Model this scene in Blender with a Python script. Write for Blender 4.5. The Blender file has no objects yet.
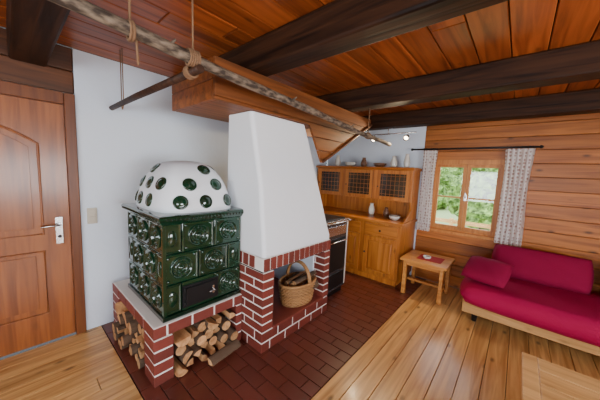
import bpy, bmesh, math, random
from mathutils import Vector, Matrix
random.seed(7)
S=bpy.context.scene
# ------------------------------------------------------------------ materials
def newmat(name):
    m=bpy.data.materials.new(name); m.use_nodes=True
    nt=m.node_tree; b=nt.nodes['Principled BSDF']
    return m,nt,b
def plain(name,col,rough=.5,metal=0,coat=0,bump=0,bscale=40,spec=.5,emis=None,var=0):
    m,nt,b=newmat(name)
    b.inputs['Base Color'].default_value=(*col,1); b.inputs['Roughness'].default_value=rough
    b.inputs['Metallic'].default_value=metal; b.inputs['Coat Weight'].default_value=coat
    b.inputs['Coat Roughness'].default_value=.06
    b.inputs['Specular IOR Level'].default_value=spec
    tc=nt.nodes.new('ShaderNodeTexCoord')
    if bump:
        n=nt.nodes.new('ShaderNodeTexNoise'); n.inputs['Scale'].default_value=bscale; n.inputs['Detail'].default_value=5
        nt.links.new(tc.outputs['Object'],n.inputs['Vector'])
        bp=nt.nodes.new('ShaderNodeBump'); bp.inputs['Strength'].default_value=bump; bp.inputs['Distance'].default_value=.01
        nt.links.new(n.outputs['Fac'],bp.inputs['Height']); nt.links.new(bp.outputs['Normal'],b.inputs['Normal'])
    if var:
        geo=nt.nodes.new('ShaderNodeNewGeometry')
        n2=nt.nodes.new('ShaderNodeTexNoise'); n2.inputs['Scale'].default_value=9; n2.inputs['Detail'].default_value=4
        nt.links.new(tc.outputs['Object'],n2.inputs['Vector'])
        ad=nt.nodes.new('ShaderNodeMath'); ad.operation='ADD'
        nt.links.new(geo.outputs['Random Per Island'],ad.inputs[0]); nt.links.new(n2.outputs['Fac'],ad.inputs[1])
        mr=nt.nodes.new('ShaderNodeMapRange'); mr.inputs[1].default_value=.2; mr.inputs[2].default_value=1.8
        mr.inputs[3].default_value=1-var; mr.inputs[4].default_value=1+var
        nt.links.new(ad.outputs[0],mr.inputs[0])
        hs=nt.nodes.new('ShaderNodeHueSaturation'); hs.inputs['Color'].default_value=(*col,1)
        nt.links.new(mr.outputs[0],hs.inputs['Value']); nt.links.new(hs.outputs[0],b.inputs['Base Color'])
    if emis:
        b.inputs['Emission Color'].default_value=(*emis[0],1); b.inputs['Emission Strength'].default_value=emis[1]
    return m
def wood(name,dark,light,axis=0,rough=.45,knots=.5,var=.25,scale=1.0,coat=0.0,bump=.15,spec=.4):
    m,nt,b=newmat(name); L=nt.links.new; N=nt.nodes.new
    b.inputs['Specular IOR Level'].default_value=spec
    tc=N('ShaderNodeTexCoord'); geo=N('ShaderNodeNewGeometry')
    off=N('ShaderNodeVectorMath'); off.operation='SCALE'
    cmb=N('ShaderNodeCombineXYZ')
    for i in range(3): L(geo.outputs['Random Per Island'],cmb.inputs[i])
    off.inputs['Scale'].default_value=37.0; L(cmb.outputs[0],off.inputs[0])
    ad=N('ShaderNodeVectorMath'); ad.operation='ADD'; L(tc.outputs['Object'],ad.inputs[0]); L(off.outputs[0],ad.inputs[1])
    mp=N('ShaderNodeMapping'); s=[22*scale]*3; s[axis]=1.3*scale; mp.inputs['Scale'].default_value=s
    L(ad.outputs[0],mp.inputs['Vector'])
    n=N('ShaderNodeTexNoise'); n.inputs['Scale'].default_value=1; n.inputs['Detail'].default_value=6; n.inputs['Distortion'].default_value=.8
    L(mp.outputs[0],n.inputs['Vector'])
    cr=N('ShaderNodeValToRGB'); cr.color_ramp.elements[0].position=.32; cr.color_ramp.elements[0].color=(*dark,1)
    cr.color_ramp.elements[1].position=.62; cr.color_ramp.elements[1].color=(*light,1)
    L(n.outputs['Fac'],cr.inputs[0])
    mp2=N('ShaderNodeMapping'); s2=[7.0]*3; s2[axis]=3.2; mp2.inputs['Scale'].default_value=s2; L(ad.outputs[0],mp2.inputs['Vector'])
    v=N('ShaderNodeTexVoronoi'); v.inputs['Scale'].default_value=1; L(mp2.outputs[0],v.inputs['Vector'])
    kr=N('ShaderNodeMapRange'); kr.inputs[1].default_value=.05; kr.inputs[2].default_value=.15; kr.inputs[3].default_value=1-knots; kr.inputs[4].default_value=1
    L(v.outputs['Distance'],kr.inputs[0])
    vr=N('ShaderNodeMapRange'); vr.inputs[3].default_value=1-var; vr.inputs[4].default_value=1+var; L(geo.outputs['Random Per Island'],vr.inputs[0])
    mu=N('ShaderNodeMath'); mu.operation='MULTIPLY'; L(kr.outputs[0],mu.inputs[0]); L(vr.outputs[0],mu.inputs[1])
    hs=N('ShaderNodeHueSaturation'); L(cr.outputs[0],hs.inputs['Color']); L(mu.outputs[0],hs.inputs['Value'])
    L(hs.outputs[0],b.inputs['Base Color'])
    b.inputs['Roughness'].default_value=rough; b.inputs['Coat Weight'].default_value=coat; b.inputs['Coat Roughness'].default_value=.15
    bp=N('ShaderNodeBump'); bp.inputs['Strength'].default_value=bump; bp.inputs['Distance'].default_value=.005
    L(n.outputs['Fac'],bp.inputs['Height']); L(bp.outputs['Normal'],b.inputs['Normal'])
    return m
M={}
M['floor']=wood('floor_pine',(.40,.185,.050),(.70,.40,.145),1,rough=.32,knots=.65,var=.15,coat=.2)
M['ceil']=wood('ceiling_boards',(.15,.030,.006),(.34,.083,.016),1,rough=.38,knots=.5,var=.28)
M['beam']=wood('dark_beam',(.008,.003,.0015),(.042,.016,.0065),0,rough=.6,knots=.3,var=.2,bump=.5,spec=.2)
M['beamy']=wood('dark_beam_y',(.016,.007,.004),(.05,.022,.012),1,rough=.55,knots=.3,var=.2,bump=.4,spec=.2)
M['log']=wood('log_wall_wood',(.24,.064,.009),(.46,.148,.024),0,rough=.40,knots=.7,var=.2)
M['logy']=wood('log_wall_wood_y',(.28,.10,.028),(.45,.19,.06),1,rough=.5,knots=.6,var=.22)
M['darklog']=wood('dark_log',(.055,.017,.005),(.13,.042,.011),1,rough=.5,knots=.4,var=.3)
M['door']=wood('door_wood',(.17,.042,.0065),(.31,.090,.016),2,rough=.34,knots=.15,var=.05,coat=.25)
M['doortrim']=wood('door_trim',(.10,.026,.006),(.17,.048,.010),2,rough=.4,knots=.2,var=.1)
M['cab']=wood('cabinet_pine',(.34,.095,.012),(.55,.195,.034),2,rough=.35,knots=.5,var=.1,coat=.2)
M['cabx']=wood('cabinet_pine_x',(.34,.095,.012),(.55,.195,.034),0,rough=.35,knots=.5,var=.1,coat=.2)
M['table']=wood('table_pine',(.40,.14,.028),(.62,.28,.065),0,rough=.35,knots=.5,var=.1,coat=.2)
M['pale']=wood('pale_wood',(.48,.25,.085),(.70,.41,.165),0,rough=.4,knots=.3,var=.06)
M['box']=wood('flue_boards',(.10,.028,.006),(.25,.075,.016),1,rough=.5,knots=.5,var=.25)
M['win']=wood('window_wood',(.42,.14,.026),(.60,.24,.052),2,rough=.4,knots=.2,var=.06)
M['plaster']=plain('white_plaster',(.68,.75,.84),.9,bump=.35,bscale=14)  # white plaster with the cool daylight tint put into its base colour
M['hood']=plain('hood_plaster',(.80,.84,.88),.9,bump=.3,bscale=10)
M['green']=plain('green_glaze',(.002,.030,.013),.12,coat=.8,var=.35)
M['greendk']=plain('green_glaze_dark',(.0015,.016,.008),.15,coat=.8)
M['brick']=plain('red_brick',(.17,.029,.018),.6,bump=.3,bscale=60,var=.3)
M['mortar']=plain('white_mortar',(.80,.77,.72),.9,bump=.3)
M['tile']=plain('terracotta_tile',(.125,.029,.018),.32,bump=.08,bscale=20,var=.25,coat=.12)
M['grout']=plain('grout',(.05,.02,.015),.9)
M['iron']=plain('black_iron',(.02,.02,.022),.38,metal=.6)
M['black']=plain('black_backing',(.012,.011,.01),.9)  # flat black backing behind boards and at the back of the wood niche
M['steel']=plain('steel',(.6,.6,.6),.25,metal=1)
M['enamel']=plain('dark_enamel',(.035,.035,.038),.25,coat=.4)
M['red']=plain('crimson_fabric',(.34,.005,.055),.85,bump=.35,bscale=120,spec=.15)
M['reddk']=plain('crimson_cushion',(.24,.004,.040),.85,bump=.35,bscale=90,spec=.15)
M['bark']=plain('bark',(.10,.06,.035),.9,bump=.8,bscale=30,var=.3)
M['split']=wood('split_firewood',(.36,.16,.06),(.58,.32,.14),0,rough=.8,knots=.2,var=.3)
M['wicker']=plain('wicker',(.34,.17,.06),.6,var=.35)
M['rope']=plain('rope',(.22,.12,.06),.9,bump=.5,bscale=120)
M['ceram']=plain('ceramic_cream',(.7,.66,.58),.3,coat=.3)
M['ceramb']=plain('ceramic_brown',(.16,.07,.035),.3,coat=.4)
M['switch']=plain('switch_plastic',(.50,.45,.36),.4)
M['cloth']=plain('red_cloth',(.35,.015,.015),.9)
M['grass']=plain('grass',(.34,.46,.20),.95,bump=.5,bscale=8)
M['bulb']=plain('bulb',(1,.9,.7),.4,emis=((1,.82,.55),18))
m,nt,b=newmat('foliage'); tc=nt.nodes.new('ShaderNodeTexCoord'); n=nt.nodes.new('ShaderNodeTexNoise'); n.inputs['Scale'].default_value=7; n.inputs['Detail'].default_value=8; n.inputs['Roughness'].default_value=.75
cr=nt.nodes.new('ShaderNodeValToRGB'); cr.color_ramp.elements[0].position=.40; cr.color_ramp.elements[0].color=(.015,.045,.010,1); cr.color_ramp.elements[1].position=.62; cr.color_ramp.elements[1].color=(.30,.50,.12,1)
nt.links.new(tc.outputs['Object'],n.inputs[0]); nt.links.new(n.outputs['Fac'],cr.inputs[0]); nt.links.new(cr.outputs[0],b.inputs['Base Color']); b.inputs['Roughness'].default_value=.9
M['foliage']=m
m,nt,b=newmat('birch_bark'); tc=nt.nodes.new('ShaderNodeTexCoord'); mp=nt.nodes.new('ShaderNodeMapping'); mp.inputs['Scale'].default_value=(30,12,30)
n=nt.nodes.new('ShaderNodeTexNoise'); n.inputs['Scale'].default_value=1.5; n.inputs['Detail'].default_value=6
cr=nt.nodes.new('ShaderNodeValToRGB'); cr.color_ramp.elements[0].position=.38; cr.color_ramp.elements[0].color=(.035,.022,.014,1)
cr.color_ramp.elements[1].position=.66; cr.color_ramp.elements[1].color=(.24,.18,.125,1)
nt.links.new(tc.outputs['Object'],mp.inputs[0]); nt.links.new(mp.outputs[0],n.inputs['Vector']); nt.links.new(n.outputs['Fac'],cr.inputs[0]); nt.links.new(cr.outputs[0],b.inputs['Base Color'])
b.inputs['Roughness'].default_value=.8; M['birch']=m
m,nt,b=newmat('curtain_fabric'); tc=nt.nodes.new('ShaderNodeTexCoord'); v=nt.nodes.new('ShaderNodeTexVoronoi'); v.inputs['Scale'].default_value=24; v.inputs['Randomness'].default_value=.35
mr=nt.nodes.new('ShaderNodeValToRGB'); mr.color_ramp.elements[0].position=.28; mr.color_ramp.elements[0].color=(.50,.36,.32,1)
mr.color_ramp.elements[1].position=.38; mr.color_ramp.elements[1].color=(.90,.88,.86,1)
nt.links.new(tc.outputs['Object'],v.inputs['Vector']); nt.links.new(v.outputs['Distance'],mr.inputs[0]); nt.links.new(mr.outputs[0],b.inputs['Base Color'])
b.inputs['Roughness'].default_value=.9
tr=nt.nodes.new('ShaderNodeBsdfTranslucent'); nt.links.new(mr.outputs[0],tr.inputs[0]); mx=nt.nodes.new('ShaderNodeMixShader'); mx.inputs[0].default_value=.4
nt.links.new(b.outputs[0],mx.inputs[1]); nt.links.new(tr.outputs[0],mx.inputs[2]); nt.links.new(mx.outputs[0],nt.nodes['Material Output'].inputs[0]); M['curtain']=m
m,nt,b=newmat('window_glass'); nt.nodes.remove(b); tp=nt.nodes.new('ShaderNodeBsdfTransparent'); gl=nt.nodes.new('ShaderNodeBsdfGlossy'); gl.inputs['Roughness'].default_value=.02
mx=nt.nodes.new('ShaderNodeMixShader'); mx.inputs[0].default_value=.06; nt.links.new(tp.outputs[0],mx.inputs[1]); nt.links.new(gl.outputs[0],mx.inputs[2]); nt.links.new(mx.outputs[0],nt.nodes['Material Output'].inputs[0]); M['glass']=m
M['darkglass']=plain('cabinet_glass',(.03,.018,.01),.1,coat=.3)
# ------------------------------------------------------------------ builder
class B:
    def __init__(s,name): s.bm=bmesh.new(); s.name=name; s.mats=[]
    def mi(s,k):
        if k not in s.mats: s.mats.append(k)
        return s.mats.index(k)
    def box(s,x0,x1,y0,y1,z0,z1,k):
        i=s.mi(k); c=[(x0,y0,z0),(x1,y0,z0),(x1,y1,z0),(x0,y1,z0),(x0,y0,z1),(x1,y0,z1),(x1,y1,z1),(x0,y1,z1)]
        v=[s.bm.verts.new(p) for p in c]
        for f in ((3,2,1,0),(4,5,6,7),(0,1,5,4),(1,2,6,5),(2,3,7,6),(3,0,4,7)):
            s.bm.faces.new([v[j] for j in f]).material_index=i
    def prism(s,pts,off,k,k2=None):
        i=s.mi(k); j=s.mi(k2) if k2 else i; off=Vector(off)
        a=[s.bm.verts.new(Vector(p)) for p in pts]; b=[s.bm.verts.new(Vector(p)+off) for p in pts]; n=len(pts)
        s.bm.faces.new(a[::-1]).material_index=j; s.bm.faces.new(b).material_index=j
        for q in range(n): s.bm.faces.new([a[q],a[(q+1)%n],b[(q+1)%n],b[q]]).material_index=i
    def loft(s,rings,k,cap=True,closed=True):
        i=s.mi(k); R=[[s.bm.verts.new(Vector(p)) for p in r] for r in rings]; n=len(R[0])
        for a,b in zip(R,R[1:]):
            for q in range(n if closed else n-1):
                f=s.bm.faces.new([a[q],a[(q+1)%n],b[(q+1)%n],b[q]]); f.material_index=i; f.smooth=True
        if cap and closed:
            s.bm.faces.new(R[0][::-1]).material_index=i; s.bm.faces.new(R[-1]).material_index=i
    def lathe(s,prof,mat,k,seg=24):
        s.loft([[mat@Vector((max(r,.0004)*math.cos(2*math.pi*q/seg),max(r,.0004)*math.sin(2*math.pi*q/seg),z)) for q in range(seg)] for r,z in prof],k)
    def tube(s,pts,r,k,seg=8,closed=False):
        pts=[Vector(p) for p in pts]; n=len(pts); rings=[]
        up=None
        for q in range(n):
            if closed: t=pts[(q+1)%n]-pts[q-1]
            else: t=pts[min(q+1,n-1)]-pts[max(q-1,0)]
            t.normalize()
            if up is None: up=Vector((0,0,1)) if abs(t.z)<.9 else Vector((1,0,0))
            a=t.cross(up); 
            if a.length<1e-4: a=t.cross(Vector((0,1,0)))
            a.normalize(); b2=a.cross(t); up=b2
            rr=r[q] if isinstance(r,(list,tuple)) else r
            rings.append([pts[q]+a*rr*math.cos(2*math.pi*w/seg)+b2*rr*math.sin(2*math.pi*w/seg) for w in range(seg)])
        if closed: rings.append(rings[0]); s.loft(rings,k,cap=False)
        else: s.loft(rings,k)
    def done(s,bevel=0,seg=2,smooth=False,parent=None,sub=0):
        bmesh.ops.recalc_face_normals(s.bm,faces=s.bm.faces)
        me=bpy.data.meshes.new(s.name); 
        if smooth:
            for f in s.bm.faces: f.smooth=True
        s.bm.to_mesh(me); s.bm.free()
        for k in s.mats: me.materials.append(M[k])
        o=bpy.data.objects.new(s.name,me); S.collection.objects.link(o)
        if bevel:
            md=o.modifiers.new('bevel','BEVEL'); md.width=bevel; md.segments=seg; md.limit_method='ANGLE'; md.angle_limit=.7
        if parent: o.parent=parent
        return o
T=Matrix.Translation
def Rt(a,ax): return Matrix.Rotation(a,4,ax)
def axm(p,d):
    d=Vector(d).normalized(); return T(Vector(p))@d.to_track_quat('Z','Y').to_matrix().to_4x4()
A=math.radians
XL,XR,YN,YB,ZC=-2.8,2.7,-2.3,4.0,2.40
ZB=2.20   # beam underside
TX,TY=-.90,.50  # tile field edges
# ------------------------------------------------------------------ floor
def planks_y(b,x0,x1,y0,y1,z0,z1,w,k,ln=2.4,gap=.003):
    x=x0
    while x<x1-.001:
        xe=min(x+w,x1); y=y0-random.random()*ln
        while y<y1:
            ye=y+ln
            a,c=max(y,y0),min(ye,y1)
            if c-a>.02: b.box(x+gap/2,xe-gap/2,a+gap/2,c-gap/2,z0,z1,k)
            y=ye
        x=xe
b=B('floor'); b.box(XL-.2,XR+.2,YN-.2,YB+.2,-.12,-.03,'black')
planks_y(b,TX,XR,YN,YB,-.03,0,.14,'floor',4.2,gap=.004)
planks_y(b,XL,TX,YN,TY,-.03,0,.14,'floor',4.2,gap=.004)
b.done(.0015,1)
b=B('floor_tiles'); b.box(XL,TX-.002,TY+.002,YB,-.03,-.006,'grout')
tw,th=.215,.108
y=TY+.004; r=0
xs=TX-.002
while y<YB-.01:
    x=xs+(tw/2 if r%2 else 0)
    while x>XL:
        a,c=max(x-tw,XL),min(x,xs)
        if c-a>.01: b.box(a+.003,c-.003,y+.003,min(y+th,YB)-.003,-.02,.0,'tile')
        x-=tw
    y+=th; r+=1
b.done(.002,1)
# ------------------------------------------------------------------ walls
WX0,WX1,WZ0,WZ1=-.93,-.16,.79,1.72
XS=-1.10
b=B('wall_back')
zz=[0,.158,.316,.474,.632,.79,.945,1.10,1.255,1.41,1.565,1.72,1.875,2.03,2.18,2.40]
for z0,z1 in zip(zz,zz[1:]):
    segs=[(XS,XR)]
    if z0>=WZ0-.01 and z1<=WZ1+.01: segs=[(XS,WX0),(WX1,XR)]
    for a,c in segs:
        b.box(a,c,YB,YB+.13,z0+.002,z1-.002,'log')
b.box(XS,WX0,YB+.02,YB+.11,0,ZC,'black'); b.box(WX1,XR,YB+.02,YB+.11,0,ZC,'black')
b.done(.004,1)
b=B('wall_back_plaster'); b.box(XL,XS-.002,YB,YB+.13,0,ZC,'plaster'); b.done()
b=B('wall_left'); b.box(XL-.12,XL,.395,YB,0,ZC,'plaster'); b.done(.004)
b=B('wall_left_timber')
def yseg(z0,z1,k='darklog'):
    segs=[(YN,-.64)] if z1<=2.04 else [(YN,.392)]
    for a,c in segs: b.box(XL-.12,XL,a,c,z0+.002,z1-.002,k)
for i in range(11): yseg(i*.185,min((i+1)*.185,2.01))
yseg(2.045,2.22); yseg(2.22,2.40)
b.done(.008,2)
b=B('wall_near')
z=0
while z<ZC-.01:
    ze=min(z+.18,ZC)
    segs=[(XL,XR)] if (ze<.73 or z>1.79) else [(XL,-1.6),(1.4,XR)]
    for a,c in segs: b.box(a,c,YN-.12,YN,z+.002,ze-.002,'log')
    z=ze
b.done(.006,1)
b=B('wall_right'); z=0
while z<ZC-.01:
    ze=min(z+.18,ZC)
    if z>.53 and ze<1.81: b.box(XR,XR+.12,YN,-.9,z+.002,ze-.002,'logy'); b.box(XR,XR+.12,1.6,YB,z+.002,ze-.002,'logy')
    else: b.box(XR,XR+.12,YN,YB,z+.002,ze-.002,'logy')
    z=ze
b.done(.006,1)
b=B('window_2')
x0,x1,z0,z1,y0,d,f=-1.6,1.4,.72,1.80,YN-.09,.06,.05
b.box(x0,x1,y0,y0+d,z0,z0+f,'win'); b.box(x0,x1,y0,y0+d,z1-f,z1,'win')
b.box(x0,x0+f,y0,y0+d,z0+f,z1-f,'win'); b.box(x1-f,x1,y0,y0+d,z0+f,z1-f,'win')
b.box(-.135,-.065,y0+.005,y0+d-.005,z0+f,z1-f,'win'); b.box(x0+f,x1-f,y0+.015,y0+d-.02,1.248,1.272,'win'); b.done(.004)
b=B('window_3')
for a,c,e,g in ((-.9,1.6,.72,.78),(-.9,1.6,1.56,1.62),(-.9,-.84,.78,1.56),(1.54,1.6,.78,1.56),(.32,.38,.78,1.56)):
    b.box(XR+.03,XR+.09,a,c,e+.0,g,'win')
b.done(.004)
# ------------------------------------------------------------------ window_1
b=B('window_1')
y0=YB-.02
x0,x1,z0,z1=WX0-.05,WX1+.05,WZ0-.03,WZ1+.04
for a,c,e,g in ((x0,x1,z1-.06,z1),(x0,x0+.06,z0+.02,z1-.06),(x1-.06,x1,z0+.02,z1-.06)): b.box(a,c,y0,y0+.025,e,g,'win')
b.box(x0-.03,x1+.03,y0-.02,y0+.03,z0-.012,z0+.02,'win')
b.box(WX0,WX0+.02,y0+.025,YB+.13,WZ0,WZ1,'win'); b.box(WX1-.02,WX1,y0+.025,YB+.13,WZ0,WZ1,'win')
b.box(WX0,WX1,y0+.025,YB+.13,WZ1-.02,WZ1,'win'); b.box(WX0,WX1,y0+.03,YB+.13,WZ0-.01,WZ0+.015,'win')
xm=(WX0+WX1)/2
for a,c in ((WX0+.02,xm-.002),(xm+.002,WX1-.02)):
    f=.042; ya,yb=YB+.02,YB+.055; e,g=WZ0+.015,WZ1-.02
    b.box(a,c,ya,yb,e,e+f+.01,'win'); b.box(a,c,ya,yb,g-f,g,'win'); b.box(a,a+f,ya,yb,e+f,g-f,'win'); b.box(c-f,c,ya,yb,e+f,g-f,'win')
    zm=e+(g-e)*.5; b.box(a+f,c-f,ya+.008,yb-.008,zm-.01,zm+.01,'win')
    b.box(a+f,c-f,ya+.015,ya+.018,e+f,g-f,'glass')
zm=(WZ0+WZ1)/2
b.tube([(xm+.012,YB+.0,zm),(xm+.012,YB-.025,zm),(xm+.012,YB-.028,zm+.07)],.007,'steel')
b.box(xm-.004,xm+.028,YB+.008,YB+.02,zm-.04,zm+.04,'steel')
b.done(.004)
# ------------------------------------------------------------------ ceiling
b=B('ceiling')
planks_y(b,XL,XR,YN,YB,ZC,ZC+.03,.19,'ceil',7,gap=.006)
b.box(XL-.2,XR+.2,YN-.2,YB+.2,ZC+.03,ZC+.1,'black')
b.done(.004,1)
for a,c in ((-2.1,-1.92),(-1.05,-.87),(.05,.24),(1.16,1.33),(2.44,2.62),(3.63,3.81)):
    b=B('ceiling_beam'); b.box(XL+.001,XR-.001,a,c,ZB,ZC-.001,'beam'); b.done(.015,2)
# ------------------------------------------------------------------ flue casing
b=B('flue_casing')
XF=-1.50
outline=[(.88,1.935),(.88,2.195),(3.05,2.195),(3.05,2.12),(2.05,1.60),(1.84,1.935)]
def clipz(pts,z0,z1):
    def clip(p,zc,keep):
        o=[]
        for i in range(len(p)):
            a,c=p[i-1],p[i]
            ia=(a[1]-zc)*keep>=0; ic=(c[1]-zc)*keep>=0
            if ia!=ic:
                t=(zc-a[1])/(c[1]-a[1]); o.append((a[0]+(c[0]-a[0])*t,zc))
            if ic: o.append(c)
        return o
    p=clip(pts,z0,1); 
    return clip(p,z1,-1) if p else p
for i in range(5):
    z0=1.60+i*.119
    p=clipz(outline,z0+.0015,z0+.1175)
    if len(p)>=3: b.prism([(XF-.025,q[0],q[1]) for q in p],(.025,0,0),'box')
b.box(-2.13,XF-.026,.88,.905,1.935,2.06,'box'); b.box(-2.13,XF-.026,.88,.905,2.063,2.195,'box')
b.box(-2.13,XF-.026,.906,2.0,1.935,1.96,'box')
b.box(-2.13,-2.11,.906,3.05,1.961,2.195,'box')
b.tube([(XF+.010,2.05,1.61),(XF+.010,3.05,2.13)],.014,'darklog')
b.done(.003,1)
# ------------------------------------------------------------------ bricks
def bricks(b,x0,x1,y0,y1,z0,z1,ch=.077,bl=.2,j=.013):
    e=.004
    b.box(x0+e,x1-e,y0+e,y1-e,z0+e,z1-.002,'mortar')
    n=max(1,round((z1-z0)/ch)); ch=(z1-z0)/n
    def cuts(a,c,L,off):
        ln=c-a
        if ln<L*1.15:
            return [(a,c)]
        o=[]; p=a-(L/2 if off else 0)
        while p<c-.001:
            s,t=max(p,a),min(p+L,c)
            if t-s>.03: o.append((s,t))
            elif o: o[-1]=(o[-1][0],t)
            p+=L
        return o
    for r in range(n):
        za,zb=z0+r*ch+j/2,z0+(r+1)*ch-j/2
        nx=max(1,round((x1-x0)/bl)); ny=max(1,round((y1-y0)/bl))
        cx=cuts(x0,x1,(x1-x0)/nx if (x1-x0)>bl*1.3 else 9,r%2); cy=cuts(y0,y1,(y1-y0)/ny if (y1-y0)>bl*1.3 else 9,(r+1)%2)
        for a,c in cx:
            for d,f in cy:
                xa=a+(j/2 if a>x0+.001 else 0); xc=c-(j/2 if c<x1-.001 else 0)
                ya=d+(j/2 if d>y0+.001 else 0); yc=f-(j/2 if f<y1-.001 else 0)
                b.box(xa,xc,ya,yc,za,zb,'brick')
# ------------------------------------------------------------------ tiled stove
stove=bpy.data.objects.new('tiled_stove',None); S.collection.objects.link(stove)
YS=1.285   # shared plane between stove and fireplace
X0,X1,Y0,Y1,Z0,Z1=-2.50,-1.75,.655,YS-.001,.43,1.115
BX0,BX1,BY0,BY1=-2.70,-1.715,.575,YS-.001
b=B('brick_base')
BT=.34
bricks(b,-1.90,BX1,BY0,BY0+.13,0,BT)
bricks(b,-2.70,-2.52,BY0,BY0+.13,0,BT)
bricks(b,-2.70,-2.52,BY1-.13,BY1,0,BT)
bricks(b,-1.90,BX1,BY1-.06,BY1,0,BT)
bricks(b,BX0,BX1,BY0,BY1,BT,Z0,ch=.09)
b.box(-2.24,-2.20,BY0+.2,BY1-.05,0.0,BT,'black')
b.done(.003,1,parent=stove)
b=B('glazed_tile_body')
b.box(X0+.02,X1-.02,Y0+.02,Y1-.002,Z0,Z1,'greendk')
b.box(X0-.01,X1+.01,Y0-.01,Y1,Z0,Z0+.03,'greendk')
def medallion(b,mat,s,asp=1,half=False):
    h=s/2-.003; hx=h*asp
    b.loft([[mat@Vector((x*(hx-(h-a)),y*a,z)) for x,y in ((-1,-1),(1,-1),(1,1),(-1,1))] for a,z in ((h,0),(h,.014),(h-.008,.021),(h-.018,.015))],'green')
    if not half:
        R=min(s,s*asp)*.37
        b.lathe([(R,.012),(R,.024),(R*.92,.029),(R*.84,.022),(R*.76,.014),(R*.62,.013),(R*.56,.022),(R*.48,.025),(R*.42,.018),(R*.3,.013),(R*.22,.022),(R*.1,.029),(0,.030)],mat,'green',32)
        for q in range(12):
            a=q*math.pi/6
            b.lathe([(.008,.012),(.006,.02),(0,.022)],mat@T((R*.69*math.cos(a),R*.69*math.sin(a),0)),'green',8)
        for sx in (-1,1):
            for sy in (-1,1):
                b.lathe([(.013,.014),(.009,.022),(0,.025)],mat@T((sx*hx*.76,sy*h*.76,0)),'green',8)
    else:
        b.lathe([(hx*.5,.012),(hx*.5,.02),(hx*.3,.026),(0,.028)],mat@Matrix.Diagonal((1,1.9,1,1)),'green',16)
rh=(Z1-Z0-.03)/3
rows=[(Z0+.03+i*rh) for i in range(3)]
MX=Matrix(((0,0,1,0),(1,0,0,0),(0,1,0,0),(0,0,0,1)))
MY=Matrix(((1,0,0,0),(0,0,-1,0),(0,1,0,0),(0,0,0,1)))
W=Y1-Y0; cw=W/2.5
for r in range(3):
    segs=[(0,.5),(.5,1.5),(1.5,2.5)] if r!=1 else [(0,1),(1,2),(2,2.5)]
    for a,c in segs:
        if r==0 and a==.5: continue
        mat=T((X1-.02,Y0+cw*(a+c)/2,rows[r]+rh/2))@MX
        medallion(b,mat,rh,cw*(c-a)/rh,half=(c-a)<.7)
W2=X1-X0; cw2=W2/3
for r in range(3):
    segs=[(0,1),(1,2),(2,3)] if r!=1 else [(0,.5),(.5,1.5),(1.5,2.5),(2.5,3)]
    for a,c in segs:
        mat=T((X0+cw2*(a+c)/2,Y0+.02,rows[r]+rh/2))@MY
        medallion(b,mat,rh,cw2*(c-a)/rh,half=(c-a)<.7)
b.box(X1-.02,X1,Y0+cw*.5+.003,Y0+1.5*cw-.003,rows[0]+.002,rows[0]+rh-.002,'green')
b.box(X1-.024,X1+.002,Y0-.002,Y0+.02,Z0+.03,Z1,'green')
b.done(.003,2,parent=stove)
b=B('cornice')
prof=[(0,-.01),(.012,0),(.022,.012),(.034,.03),(.034,.045),(.024,.055),(.0,.06),(-.03,.062)]
b.loft([[(X0-d,Y0-d,Z1+z),(X1+d,Y0-d,Z1+z),(X1+d,Y1-.003,Z1+z),(X0-d,Y1-.003,Z1+z)] for d,z in prof],'green')
for i in range(22):
    y=Y0+W*(i+.5)/22
    b.lathe([(.011,0),(.009,.01),(0,.014)],axm((X1+.028,y,Z1+.03),(1,0,0)),'greendk',8)
for i in range(25):
    x=X0+W2*(i+.5)/25
    b.lathe([(.011,0),(.009,.01),(0,.014)],axm((x,Y0-.028,Z1+.03),(0,-1,0)),'greendk',8)
for f in b.bm.faces: f.smooth=False
b.done(.003,1,parent=stove)
b=B('fire_door')
ya,yb=Y0+.5*cw+.0,Y0+1.62*cw; za,zb=rows[0]+.025,rows[0]+rh-.03
b.box(X1,X1+.012,ya,yb,za,zb,'iron'); b.box(X1+.012,X1+.026,ya+.02,yb-.02,za+.018,zb-.018,'iron')
b.box(X1+.02,X1+.034,yb-.06,yb-.045,za+.05,zb-.05,'steel')
b.tube([(X1+.03,yb-.05,za+.08),(X1+.055,yb-.05,za+.08),(X1+.055,yb-.10,za+.08)],.006,'steel')
for zq in (za+.03,zb-.03): b.tube([(X1+.02,ya+.010,zq-.015),(X1+.02,ya+.010,zq+.015)],.008,'iron')
b.done(.003,2,parent=stove)
# dome
b=B('plaster_dome')
cx,cy=(X0+X1)/2,(Y0+Y1)/2; ax,ay=.372,.306; zb0=Z1+.06
dp=[(1,0),(.98,.06),(.93,.125),(.86,.19),(.77,.25),(.66,.30),(.53,.34),(.38,.362),(.2,.374),(.0,.377)]
def dprof(h):
    for (s0,h0),(s1,h1) in zip(dp,dp[1:]):
        if h<=h1: return s0+(s1-s0)*(h-h0)/(h1-h0)
    return 0
EX=2/3.6
def dsurf(a,h):
    s=max(dprof(h),.003); c,sn=math.cos(a),math.sin(a)
    return Vector((cx+ax*s*math.copysign(abs(c)**EX,c),cy+ay*s*math.copysign(abs(sn)**EX,sn),zb0+h))
N=64
b.loft([[dsurf(2*math.pi*q/N,h) for q in range(N)] for s,h in dp],'hood')
def disc(a,h,r=.045):
    p=dsurf(a,h); d1=dsurf(a+.03,h)-dsurf(a-.03,h); d2=dsurf(a,min(h+.01,.37))-dsurf(a,h-.01)
    n=d1.cross(d2).normalized()
    if n.dot(p-Vector((cx,cy,zb0-.1)))<0: n=-n
    b.lathe([(r+.006,-.01),(r+.006,.004),(r,.009),(r*.85,.006),(r*.6,.012),(r*.3,.017),(0,.018)],axm(p,n),'green',20)
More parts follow.
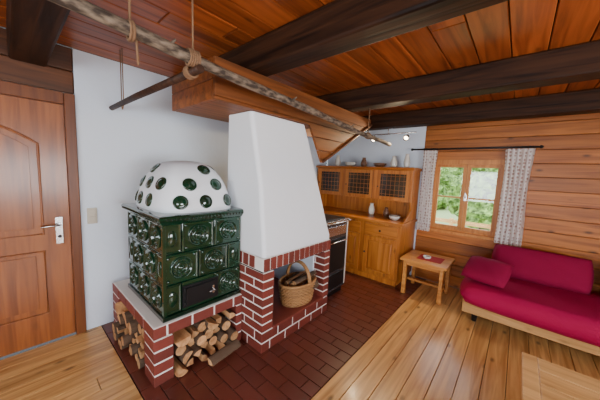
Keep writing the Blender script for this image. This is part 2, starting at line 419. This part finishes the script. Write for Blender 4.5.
def solve_face(face,off,h):
    best=min((abs((dsurf(A(t),h)[1 if face=='x' else 0]-(cy if face=='x' else cx))-off),t) for t in ([i*.5 for i in range(-120,121)] if face=='x' else [i*.5-90 for i in range(-140,141)]))
    return A(best[1])
for h,offs in ((.075,(-.18,.01,.20)),(.20,(-.10,.11))):
    for o in offs: disc(solve_face('x',o,h),h)
for h,offs in ((.075,(-.28,-.10,.09)),(.20,(-.19,.0,.18))):
    for o in offs: disc(solve_face('y',o,h),h)
for a in (5,80,170,262): disc(A(a),.31)
b.done(parent=stove)
# ------------------------------------------------------------------ fireplace
fp=bpy.data.objects.new('open_fireplace',None); S.collection.objects.link(fp)
FX0,FX1,FY0,FY1=-2.40,-1.45,YS,2.22
b=B('brick_hearth')
bricks(b,FX0,FX1,FY0,FY1,0,.18)
b.box(FX0+.1,FX1+.012,FY0+.12,FY1-.10,.18,.20,'brick')
bricks(b,FX0,FX1,FY0,FY0+.12,.18,.69,bl=.24)
bricks(b,FX0,FX1,FY1-.10,FY1,.18,.69,bl=.24)
bricks(b,FX0,FX0+.15,FY0+.12,FY1-.10,.18,.69)
b.box(FX0+.1,FX1-.01,FY0,FY1,.688,.696,'iron')
b.box(FX0+.02,FX1-.006,FY0+.004,FY1-.004,.696,.805,'mortar')
nb=13
for i in range(nb):
    a=FY0+(FY1-FY0)*i/nb; c=FY0+(FY1-FY0)*(i+1)/nb
    b.box(FX1-.11,FX1+.004,a+.006,c-.006,.702,.802,'brick')
for i in range(10):
    a=FX0+(FX1-.11-FX0)*i/10; c=FX0+(FX1-.11-FX0)*(i+1)/10
    b.box(a+.006,c-.006,FY0+.001,FY0+.1,.702,.802,'brick')
b.box(FX0+.15,FX1-.13,FY0+.12,FY0+.14,.20,.688,'plaster'); b.box(FX0+.15,FX1-.13,FY1-.12,FY1-.10,.20,.688,'plaster')
b.box(FX0+.15,FX0+.17,FY0+.14,FY1-.12,.20,.688,'plaster')
b.done(.003,1,parent=fp)
b=B('plaster_hood')
def rect(x0,x1,y0,y1,z,r=.02):
    return [(x0,y0,z),(x1-r,y0,z),(x1,y0+r,z),(x1,y1-r,z),(x1-r,y1,z),(x0,y1,z)]
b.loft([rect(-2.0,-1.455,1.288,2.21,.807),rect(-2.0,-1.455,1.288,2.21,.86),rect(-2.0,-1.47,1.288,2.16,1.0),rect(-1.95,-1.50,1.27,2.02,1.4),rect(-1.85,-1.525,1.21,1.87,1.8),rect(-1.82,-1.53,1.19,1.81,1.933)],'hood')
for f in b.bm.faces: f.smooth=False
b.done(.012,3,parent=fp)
# ------------------------------------------------------------------ firewood
def log(b,p,d,L,r,tw=0,kind=None):
    d=Vector(d).normalized(); mat=axm(p,d)@Rt(tw,'Z')
    kind=random.random() if kind is None else kind
    if kind<.35:
        n=10; ring=[(r*(1+random.uniform(-.06,.06))*math.cos(2*math.pi*q/n),r*math.sin(2*math.pi*q/n)) for q in range(n)]
    else:
        n=5; an=math.radians(random.choice((80,100,180)))
        ring=[(-r*.35,-r*.3)]+[(-r*.35+1.35*r*math.cos(an*q/n),-r*.3+1.35*r*math.sin(an*q/n)) for q in range(n+1)]
    i=b.mi('bark'); j=b.mi('split')
    a=[b.bm.verts.new(mat@Vector((x,y,0))) for x,y in ring]; c=[b.bm.verts.new(mat@Vector((x,y,L))) for x,y in ring]
    b.bm.faces.new(a[::-1]).material_index=j; b.bm.faces.new(c).material_index=j
    m=len(ring)
    for q in range(m):
        f=b.bm.faces.new([a[q],a[(q+1)%m],c[(q+1)%m],c[q]]); f.material_index=i if (kind<.35 or (0<q<m-1)) else j
b=B('firewood_pile')
for r,z in enumerate((.042,.115,.187,.259)):
    y=.755+(.03 if r%2 else 0)
    while y<1.20:
        x=BX1-.01+random.uniform(-.05,.03)+(.04 if r<2 else 0)
        log(b,(x,y,z),(-1,random.uniform(-.05,.05),0),.32,.038+random.random()*.005,random.random()*6)
        y+=.078
log(b,(-1.62,.92,.045),(-.12,1,.0),.28,.038,1.2,.8)
for r,z in enumerate((.042,.115,.187,.259)):
    x=-2.47
    while x<-1.94:
        log(b,(x,.58+random.uniform(-.03,.03)-(.03 if r<2 else 0),z),(random.uniform(-.05,.05),1,0),.26,.038+random.random()*.004,random.random()*6)
        x+=.08
b.done(.002,1)
# ------------------------------------------------------------------ basket
b=B('wicker_log_basket')
bc=Vector((-1.60,1.88,.202)); rx,ry=.15,.22
def bpt(a,z,k=1,dr=0):
    f=.82+.18*min(z/.2,1)
    return bc+Vector(((rx*f+dr)*math.cos(a)*k,(ry*f+dr)*math.sin(a)*k,z))
ns=26
for i in range(13):
    z=.008+i*.0155
    b.tube([bpt(2*math.pi*q/104,z,1,.0055*(1 if i%2 else -1)*math.cos(ns*2*math.pi*q/104)) for q in range(104)],.0075,'wicker',6,closed=True)
for q in range(ns): b.tube([bpt(2*math.pi*q/ns,z) for z in (0,.07,.14,.205)],.005,'wicker',5)
b.tube([bpt(2*math.pi*q/40,.212) for q in range(40)],.013,'wicker',8,closed=True)
hp=[bc+Vector((rx*1.0*math.cos(t),0,.21+.19*math.sin(t))) for t in [math.pi*i/16 for i in range(17)]]
b.tube(hp,.012,'wicker',8); b.tube([p+Vector((0,.016,.004)) for p in hp],.010,'wicker',8)
b.loft([[bpt(2*math.pi*q/30,.01,.8) for q in range(30)],[bpt(2*math.pi*q/30,.012,.8) for q in range(30)]],'wicker')
for i in range(9):
    log(b,bc+Vector((-.085+.02*i,-.15+.005*i,.13+.03*(i%4))),(random.uniform(-.2,.2),1,.15),.28,.034,i,.8)
b.done()
# ------------------------------------------------------------------ door
b=B('door_1'); DX=XL-.02
D0,D1=-.53,.325
b.box(XL-.06,DX,D0,D1,.01,1.95,'door')
def arch_panel(y0,y1,z0,z1,ra):
    p=[(y0,z0),(y1,z0),(y1,z1)]
    if ra>0:
        for i in range(1,12):
            t=i/12; y=y1+(y0-y1)*t; p.append((y,z1+ra*math.sin(math.pi*t)))
    p.append((y0,z1)); return p
for (a,c,ra) in ((.26,.78,0),(.92,1.63,.12)):
    y0,y1=-.39,.165
    outer=arch_panel(y0,y1,a,c,ra); inner=arch_panel(y0+.05,y1-.05,a+.05,c-.03,ra*.85)
    b.tube([(DX+.002,p[0],p[1]) for p in outer],.009,'door',8,closed=True)
    b.prism([(DX-.005,p[0],p[1]) for p in inner],(.014,0,0),'door')
b.box(DX,DX+.014,.235,.28,.83,1.05,'steel')
b.tube([(DX+.014,.258,.99),(DX+.055,.258,.99),(DX+.06,.245,.99),(DX+.06,.15,.985)],.009,'steel',10)
b.lathe([(.012,0),(.012,.006),(0,.007)],axm((DX+.014,.258,.89),(1,0,0)),'iron',12)
b.done(.003,2)
b=B('trim_1')
b.box(XL-.06,XL+.02,D1+.001,.392,0,2.04,'doortrim'); b.box(XL-.06,XL+.02,D0-.10,D0-.001,0,2.04,'doortrim')
b.box(XL-.06,XL+.022,D0,D1,1.951,2.04,'doortrim'); b.done(.005,2)
b=B('light_switch'); 
b.box(XL,XL+.010,.435,.505,.97,1.11,'switch'); b.box(XL+.010,XL+.016,.446,.494,.983,1.035,'switch'); b.box(XL+.010,XL+.016,.446,.494,1.045,1.097,'switch')
b.done(.003,2)
# ------------------------------------------------------------------ hanging poles
b=B('birch_drying_pole')
p0=Vector((-1.26,-.15,2.07)); p1=Vector((-1.27,3.12,1.88)); pts=[];rr=[]
for i in range(25):
    t=i/24; p=p0.lerp(p1,t)+Vector((.012*math.sin(t*9),0,.008*math.sin(t*13+1))); pts.append(p); rr.append(.028-.007*t+.002*math.sin(t*40))
b.tube(pts,rr,'birch',10)
for t in (.2,.45,.7): 
    p=p0.lerp(p1,t); b.tube([p,p+Vector((.04,.02,.03))],[.009,.005],'birch',6)
b.done()
b=B('cross_pole'); b.tube([(XL,.64,1.99),(-2.1,.635,1.985),(-1.22,.64,1.975)],[.02,.022,.02],'beamy',10); b.done()
def coil(b,c,ax,R,n,r=.006,pitch=.011):
    mat=axm(c,ax); b.tube([mat@Vector((R*math.cos(t*2*math.pi/12),R*math.sin(t*2*math.pi/12),pitch*t/12-pitch*n/2)) for t in range(12*n+1)],r,'rope',6)
b=B('rope_hangers')
def at(y): 
    t=(y-p0.y)/(p1.y-p0.y); return p0.lerp(p1,t)
p=at(.62); coil(b,p,(0,1,0),.035,5); coil(b,(p.x-.06,.64,1.98),(1,0,0),.028,4)
b.tube([(p.x,.62,ZC),(p.x+.005,.62,p.z+.03)],.005,'rope',6)
p=at(.36); coil(b,p,(0,1,0),.036,2); b.tube([(p.x,.36,ZC),(p.x,.36,p.z+.04)],.005,'rope',6); b.tube([(p.x,.38,p.z),(p.x-.01,.39,p.z-.12)],.005,'rope',6)
p=at(2.53); coil(b,p,(0,1,0),.028,4); b.tube([(p.x,2.53,ZB),(p.x,2.53,p.z+.03)],.005,'rope',6)
for dx in (0,.05):
    b.tube([(-2.5+dx,.64,ZC),(-2.5+dx,.64,1.97),(-2.48,.64,1.94)],.004,'rope',6)
b.done()
# ------------------------------------------------------------------ hutch
b=B('pine_hutch')
HX0,HX1=-2.76,-1.12; LY=3.36; BYk=YB-.01; CT=.88
b.box(HX0+.02,HX1-.02,LY+.03,BYk,0,.07,'cab')
b.box(HX0,HX1,LY+.02,BYk,.07,CT-.035,'cab'); b.box(HX0-.02,HX1+.02,LY-.02,BYk,CT-.035,CT,'cabx')
def rpanel(b,x0,x1,z0,z1,y,k='cab',glass=False):
    f=.05
    b.box(x0,x0+f,y-.02,y,z0,z1,k); b.box(x1-f,x1,y-.02,y,z0,z1,k); b.box(x0+f,x1-f,y-.02,y,z0,z0+f,k); b.box(x0+f,x1-f,y-.02,y,z1-f,z1,k)
    if glass:
        b.box(x0+f,x1-f,y-.006,y-.002,z0+f,z1-f,'darkglass')
        W=x1-x0-2*f; H=z1-z0-2*f; nn=6
        for i in range(nn):
            xx=x0+f+W*(i+.5)/nn; b.tube([(xx,y-.012,z0+f),(xx,y-.012,z1-f)],.003,k,5)
        for i in range(5):
            zz_=z0+f+H*(i+.5)/5; b.tube([(x0+f,y-.014,zz_),(x1-f,y-.014,zz_)],.003,k,5)
    else:
        b.box(x0+f,x1-f,y-.006,y,z0+f,z1-f,k); 
        b.loft([[(x0+f+q,y-d,z0+f+q),(x1-f-q,y-d,z0+f+q),(x1-f-q,y-d,z1-f-q),(x0+f+q,y-d,z1-f-q)] for q,d in ((.008,.004),(.03,.018))],k)
wd=(HX1-HX0)/3
for i in range(3):
    a=HX0+wd*i+.04; c=HX0+wd*(i+1)-.04
    rpanel(b,a,c,.10,.64,LY+.02)
    b.box(a,c,LY,LY+.02,.67,.815,'cabx'); b.lathe([(.008,0),(.008,.012),(.016,.018),(.014,.028),(0,.031)],axm(((a+c)/2,LY,.74),(0,-1,0)),'iron',12)
    b.lathe([(.008,0),(.008,.012),(.014,.018),(.012,.026),(0,.029)],axm((a+.025,LY,.40),(0,-1,0)),'iron',12)
UY=3.68; U0,U1=1.14,1.59
b.box(HX0,HX1,BYk-.02,BYk,CT,U1,'cab')
b.box(HX0,HX1,UY,BYk-.02,U0,U0+.02,'cabx'); b.box(HX0,HX1,UY,BYk-.02,U1-.02,U1,'cabx')
for x in (HX0,HX0+wd-.011,HX0+2*wd-.011,HX1-.022): b.box(x,x+.022,UY,BYk-.02,U0+.02,U1-.02,'cab')
for x in (HX0,HX1-.022):
    b.prism([(x,UY,U0),(x,BYk-.02,U0),(x,BYk-.02,CT),(x,LY+.12,CT),(x,LY+.16,CT+.04),(x,LY+.26,CT+.08),(x,UY+.03,CT+.16)],(.022,0,0),'cab')
b.prism([(HX0-.02,UY-.05,U1+.025),(HX0-.02,UY-.02,U1),(HX0-.02,BYk,U1),(HX0-.02,BYk,U1+.04),(HX0-.02,UY-.05,U1+.04)],(HX1-HX0+.04,0,0),'cabx')
for i in range(3):
    a=HX0+wd*i+.035; c=HX0+wd*(i+1)-.035
    b.box(HX0+wd*i,a-.002,UY-.012,UY,U0,U1,'cab'); b.box(c+.002,HX0+wd*(i+1),UY-.012,UY,U0,U1,'cab')
    rpanel(b,a,c,U0+.012,U1-.008,UY,glass=True)
    b.lathe([(.007,0),(.007,.01),(.012,.015),(0,.022)],axm((a+.022,UY-.02,1.34),(0,-1,0)),'iron',10)
b.done(.003,2)
def bowl(name,p,r,h,k):
    b=B(name); b.lathe([(0,0),(r*.45,0),(r*.8,h*.4),(r,h),(r*.94,h),(r*.72,h*.45),(r*.3,h*.12),(0,.1*h)],T(p),k,24); b.done()
def jug(name,p,r,h,k,handle=True):
    b=B(name); b.lathe([(0,0),(r*.7,0),(r*.95,h*.2),(r,h*.4),(r*.75,h*.7),(r*.5,h*.85),(r*.62,h),(r*.52,h),(r*.4,h*.86),(0,h*.3)],T(p),k,20)
    if handle: b.tube([Vector(p)+Vector((0,-r*.5-r*.6*math.sin(t),h*.65+h*.25*math.cos(t))) for t in [math.pi*i/8 for i in range(9)]],.006,k,6)
    b.done()
tz_=U1+.0405; yy_=3.82
bowl('wooden_bowl',(-1.68,yy_,tz_),.10,.06,'ceramb'); bowl('ceramic_bowl',(-2.2,yy_,tz_),.10,.07,'ceram')
jug('ceramic_jug',(-1.46,yy_,tz_),.05,.17,'ceram'); jug('candle_lantern',(-1.27,yy_,tz_),.045,.20,'ceram',False)
jug('ceramic_jug',(-1.95,yy_,tz_),.05,.15,'ceramb'); jug('ceramic_jug',(-2.45,yy_,tz_),.05,.19,'ceram')
jug('glass_carafe',(-1.75,3.8,CT+.0005),.05,.18,'ceram'); jug('ceramic_jug',(-1.5,3.78,CT+.0005),.045,.14,'ceramb'); bowl('serving_bowl',(-1.3,3.6,CT+.0005),.08,.06,'ceram')
b=B('spotlight_rail'); RZ=2.08; RY=3.50
b.tube([(-1.80,RY,RZ),(-1.08,RY,RZ)],.008,'steel',8); b.tube([(-1.45,RY,RZ),(-1.45,RY,RZ+.07),(-1.45,3.66,2.185),(-1.45,3.66,2.20)],.006,'steel',6)
for x in (-1.65,-1.19):
    d=Vector((-.1,-.7,-.55)).normalized(); p=Vector((x,RY,RZ-.05)); b.tube([(x,RY,RZ),p],.005,'steel',6)
    b.lathe([(.0,-.02),(.02,-.02),(.028,0),(.040,.04),(.038,.04),(.0,.02)],axm(p,d),'steel',16)
    b.lathe([(0,.022),(.030,.022),(.026,.036),(0,.040)],axm(p,d),'bulb',14)
b.done()
# ------------------------------------------------------------------ cooker
b=B('wood_burning_cooker')
KX0,KX1,KY0,KY1=-2.2,-1.59,2.30,2.80
b.box(KX0+.02,KX1-.03,KY0+.02,KY1-.02,0,.08,'iron'); b.box(KX0,KX1,KY0,KY1,.08,.92,'enamel'); b.box(KX0-.01,KX1+.015,KY0-.01,KY1+.01,.92,.95,'steel')
b.box(KX0+.02,KX1-.03,KY0+.03,KY1-.03,.95,.962,'iron')
b.box(KX1,KX1+.012,KY0+.05,KY1-.05,.33,.73,'iron'); b.box(KX1,KX1+.012,KY0+.05,KY1-.05,.11,.29,'iron'); b.box(KX1,KX1+.008,KY0+.05,KY1-.05,.77,.88,'steel')
for e in (KY0+.004,KY1-.024): b.box(KX1,KX1+.006,e,e+.02,.10,.91,'ceram')
b.tube([(KX1+.012,KY0+.08,.70),(KX1+.04,KY0+.08,.70),(KX1+.04,KY1-.08,.70),(KX1+.012,KY1-.08,.70)],.007,'steel',8)
b.tube([(KX1+.015,KY0,.935),(KX1+.05,KY0+.01,.935),(KX1+.05,KY1-.01,.935),(KX1+.015,KY1,.935)],.008,'steel',8)
b.done(.006,2)
# ------------------------------------------------------------------ curtains
YC=YB-.085; RZc=1.90
b=B('curtain_rod'); b.tube([(-1.24,YC,RZc),(.14,YC,RZc)],.011,'iron',10)
for x in (-1.24,.14): b.lathe([(0,-.02),(.018,-.012),(.02,0),(.012,.014),(0,.02)],axm((x,YC,RZc),(1,0,0)),'iron',12)
for x in (-1.05,.05): b.tube([(x,YB,RZc+.02),(x,YC,RZc)],.007,'iron',8)
b.done()
def curtain(x0,x1,z0,z1,ph):
    b=B('curtain'); nx,nz=70,14; rings=[]
    for j in range(nz+1):
        t=j/nz; z=z1+(z0-z1)*t; row=[]
        for i in range(nx+1):
            u=i/nx; w=1-.10*math.sin(math.pi*min(t*1.1,1)); xc=(x0+x1)/2
            row.append((xc+(u-.5)*(x1-x0)*w+.004*math.sin(9*t+u*20),YC+(.010+.012*t)*math.sin(u*math.pi*2*5.5+ph+.6*t),z))
        rings.append(row)
    b.loft(rings,'curtain',cap=False,closed=False)
    for i in range(8):
        x=x0+(x1-x0)*(i+.5)/8; b.tube([(x,YC+.015*math.cos(t),RZc+.015*math.sin(t)) for t in [math.pi*2*q/12 for q in range(12)]],.003,'iron',5,closed=True)
    b.done()
curtain(-1.085,-.90,.74,RZc-.016,.3); curtain(-.17,.09,.74,RZc-.016,1.1)
# ------------------------------------------------------------------ side table
b=B('side_table')
tx0,tx1,ty0,ty1,tz=-1.06,-.53,3.25,3.78,.47
for i in range(3):
    a=ty0+(ty1-ty0)*i/3; c=ty0+(ty1-ty0)*(i+1)/3; b.box(tx0,tx1,a+.0005,c-.0005,tz-.03,tz,'table')
for x in (tx0+.035,tx1-.075):
    b.box(x,x+.04,ty0+.03,ty1-.03,tz-.085,tz-.03,'table')
    for y in (ty0+.04,ty1-.085):
        b.prism([(x,y,tz-.03),(x+.04,y,tz-.03),(x+.045,y-.006,0),(x-.002,y-.006,0)],(0,.045,0),'table')
b.box(tx0+.04,tx1-.04,ty0+.05,ty0+.07,tz-.09,tz-.03,'table'); b.box(tx0+.04,tx1-.04,(ty0+ty1)/2-.03,(ty0+ty1)/2+.03,.12,.15,'table')
b.done(.005,2)
b=B('table_runner'); b.box(-.90,-.62,3.38,3.62,tz+.0005,tz+.006,'cloth'); b.done(.002,1)
b=B('ceramic_ashtray'); b.lathe([(0,0),(.04,0),(.05,.025),(.044,.025),(.034,.008),(0,.007)],T((-.80,3.48,tz+.0065)),'ceram',20); b.done()
# ------------------------------------------------------------------ sofa
def pillow(b,mat,w,h,d,k,nx=16,ny=12,pw=.45):
    i=b.mi(k); top={};bot={}
    for a in range(nx+1):
        for c in range(ny+1):
            u=a/nx*2-1; v=c/ny*2-1
            t=max(0,(1-abs(u)**3)*(1-abs(v)**3))**pw
            pin=1-.05*(abs(u)**2*abs(v)**2)
            x=u*w/2*pin; y=v*h/2*pin
            if a in (0,nx) or c in (0,ny):
                top[a,c]=bot[a,c]=b.bm.verts.new(mat@Vector((x,y,0)))
            else:
                top[a,c]=b.bm.verts.new(mat@Vector((x,y,t*d/2+.003*math.sin(9*u+7*v)))); bot[a,c]=b.bm.verts.new(mat@Vector((x,y,-t*d/2)))
    for a in range(nx):
        for c in range(ny):
            for g,fl in ((top,0),(bot,1)):
                q=[g[a,c],g[a+1,c],g[a+1,c+1],g[a,c+1]]
                f=b.bm.faces.new(q[::-1] if fl else q); f.material_index=i; f.smooth=True
sofa=bpy.data.objects.new('sofa',None); S.collection.objects.link(sofa)
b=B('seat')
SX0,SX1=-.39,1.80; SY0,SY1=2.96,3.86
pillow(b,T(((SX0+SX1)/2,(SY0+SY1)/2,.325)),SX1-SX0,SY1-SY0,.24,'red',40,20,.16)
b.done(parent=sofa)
b=B('frame')
b.box(-.33,1.74,3.12,3.15,.10,.245,'pale'); b.box(-.33,-.30,3.15,3.80,.10,.245,'pale'); b.box(1.71,1.74,3.15,3.80,.10,.245,'pale'); b.box(-.33,1.74,3.80,3.83,.10,.245,'pale')
for x in (-.22,1.62):
    for y in (3.20,3.74): b.lathe([(.022,0),(.03,.10),(.03,.12)],T((x,y,0)),'iron',14)
b.box(-.31,1.73,3.16,3.79,.20,.23,'pale')
b.done(.004,2,parent=sofa)
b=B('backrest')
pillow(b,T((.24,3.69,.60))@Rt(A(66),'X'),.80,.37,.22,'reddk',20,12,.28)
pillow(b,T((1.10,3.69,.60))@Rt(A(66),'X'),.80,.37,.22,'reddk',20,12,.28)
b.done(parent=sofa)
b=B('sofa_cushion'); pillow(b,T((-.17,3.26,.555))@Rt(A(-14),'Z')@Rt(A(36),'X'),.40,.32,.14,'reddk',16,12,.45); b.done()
# ------------------------------------------------------------------ coffee table (lower right)
b=B('coffee_table')
cx0,cx1,cy0,cy1,cz=.12,1.0,.85,2.05,.45
b.box(cx0,cx0+.07,cy0,cy1,cz-.03,cz,'pale')
b.box(cx1-.07,cx1,cy0,cy1,cz-.03,cz,'pale')
n=9
for i in range(n):
    a=cy0+(cy1-cy0)*i/n; c=cy0+(cy1-cy0)*(i+1)/n; b.box(cx0+.07,cx1-.07,a+.0008,c-.0008,cz-.03,cz,'pale')
for x in (cx0+.05,cx1-.11):
    for y in (cy0+.05,cy1-.11): b.box(x,x+.06,y,y+.06,0,cz-.03,'table')
b.box(cx0+.11,cx1-.11,cy0+.06,cy0+.08,cz-.11,cz-.03,'table'); b.box(cx0+.11,cx1-.11,cy1-.08,cy1-.06,cz-.11,cz-.03,'table')
b.box(cx0+.06,cx0+.08,cy0+.11,cy1-.11,cz-.11,cz-.03,'table'); b.box(cx1-.08,cx1-.06,cy0+.11,cy1-.11,cz-.11,cz-.03,'table')
b.done(.004,2)
# ------------------------------------------------------------------ outside
b=B('ground'); b.prism([(-40,YB+.3,-.62),(40,YB+.3,-.62),(40,45,.9),(-40,45,.9)],(0,0,-.3),'grass'); b.done()
def tree(x,y,h,r):
    b=B('tree'); b.tube([(x,y,-.8),(x,y,h*.5)],[.12,.07],'bark',8)
    for i in range(20):
        t=i/19; zz=-.1+h*(.12+.88*t); rr=r*(1-.6*t)
        a=random.random()*6.3; c=Vector((x+rr*.7*math.cos(a),y+rr*.7*math.sin(a),zz)); s=rr*.5
        k=b.mi('foliage')
        g=bmesh.ops.create_icosphere(b.bm,subdivisions=3,radius=s,matrix=T(c))
        for v in g['verts']:
            d=(v.co-c); v.co=c+d*(1+random.uniform(-.35,.35))
            for f in v.link_faces: f.material_index=k
    b.done()
for x,y,h,r in ((-6.0,14,4.2,1.6),(-4.2,16,3.0,1.3),(-2.2,18,2.6,1.1),(-1.0,11,3.2,1.0),(.8,12,4.5,1.5),(2.8,14,5,1.6),(-8.5,17,6,2),(-4.8,22,4.2,2)): tree(x,y,h,r)
b=B('wooden_fence')
for i in range(14): b.box(-6+i*.8,-5.92+i*.8,7.0,7.08,-.7,.55,'pale')
for z in (.1,.42): b.box(-6,4.6,7.08,7.11,z,z+.09,'pale')
b.done()
# ------------------------------------------------------------------ world + lights
w=bpy.data.worlds.new('sky'); S.world=w; w.use_nodes=True; nt=w.node_tree; bg=nt.nodes['Background']
sk=nt.nodes.new('ShaderNodeTexSky'); sk.sky_type='HOSEK_WILKIE'; sk.turbidity=6; sk.sun_direction=Vector((.3,-.6,.7)).normalized()
mx=nt.nodes.new('ShaderNodeMix'); mx.data_type='RGBA'; mx.inputs[0].default_value=.6; mx.inputs[7].default_value=(.9,.95,1,1)
nt.links.new(sk.outputs[0],mx.inputs[6]); nt.links.new(mx.outputs[2],bg.inputs[0]); bg.inputs[1].default_value=9.5
def area(name,loc,rot,sx,sy,power,col):
    l=bpy.data.lights.new(name,'AREA'); l.shape='RECTANGLE'; l.size=sx; l.size_y=sy; l.energy=power; l.color=col
    o=bpy.data.objects.new(name,l); o.location=loc; o.rotation_euler=rot; S.collection.objects.link(o)
area('daylight_window_near',(-.1,YN+.02,1.28),(A(90),0,0),2.8,1.0,70,(.86,.93,1))
area('daylight_window_right',(XR-.02,.35,1.17),(A(90),0,A(90)),2.3,.8,115,(.95,.97,1))
for x in (-1.65,-1.19):
    l=bpy.data.lights.new('spot_bulb','SPOT'); l.energy=36; l.color=(1,.76,.46); l.spot_size=A(115); l.shadow_soft_size=.02
    o=bpy.data.objects.new('spot_bulb',l); o.location=(x-.01,RY-.07,RZ-.10); o.rotation_euler=Vector((-.1,-.7,-.55)).to_track_quat('-Z','Y').to_euler(); S.collection.objects.link(o)
# ------------------------------------------------------------------ camera (solved from the photograph's vanishing points)
F=253.0
yc=Vector((220,-18,F)).normalized(); xn=Vector((-295,-41,F)); xn=(xn-yc*xn.dot(yc)).normalized(); xc=-xn
zc=xc.cross(yc); 
if zc.y>0: zc=-zc
right=Vector((xc.x,yc.x,zc.x)); down=Vector((xc.y,yc.y,zc.y)); fwd=Vector((xc.z,yc.z,zc.z))
R=Matrix((right,-down,-fwd)).transposed().to_4x4()
c=bpy.data.cameras.new('camera'); c.sensor_width=36; c.lens=F*36/600; c.clip_start=.02
o=bpy.data.objects.new('camera',c); o.matrix_world=T((0,0,1.5))@R; S.collection.objects.link(o); S.camera=o
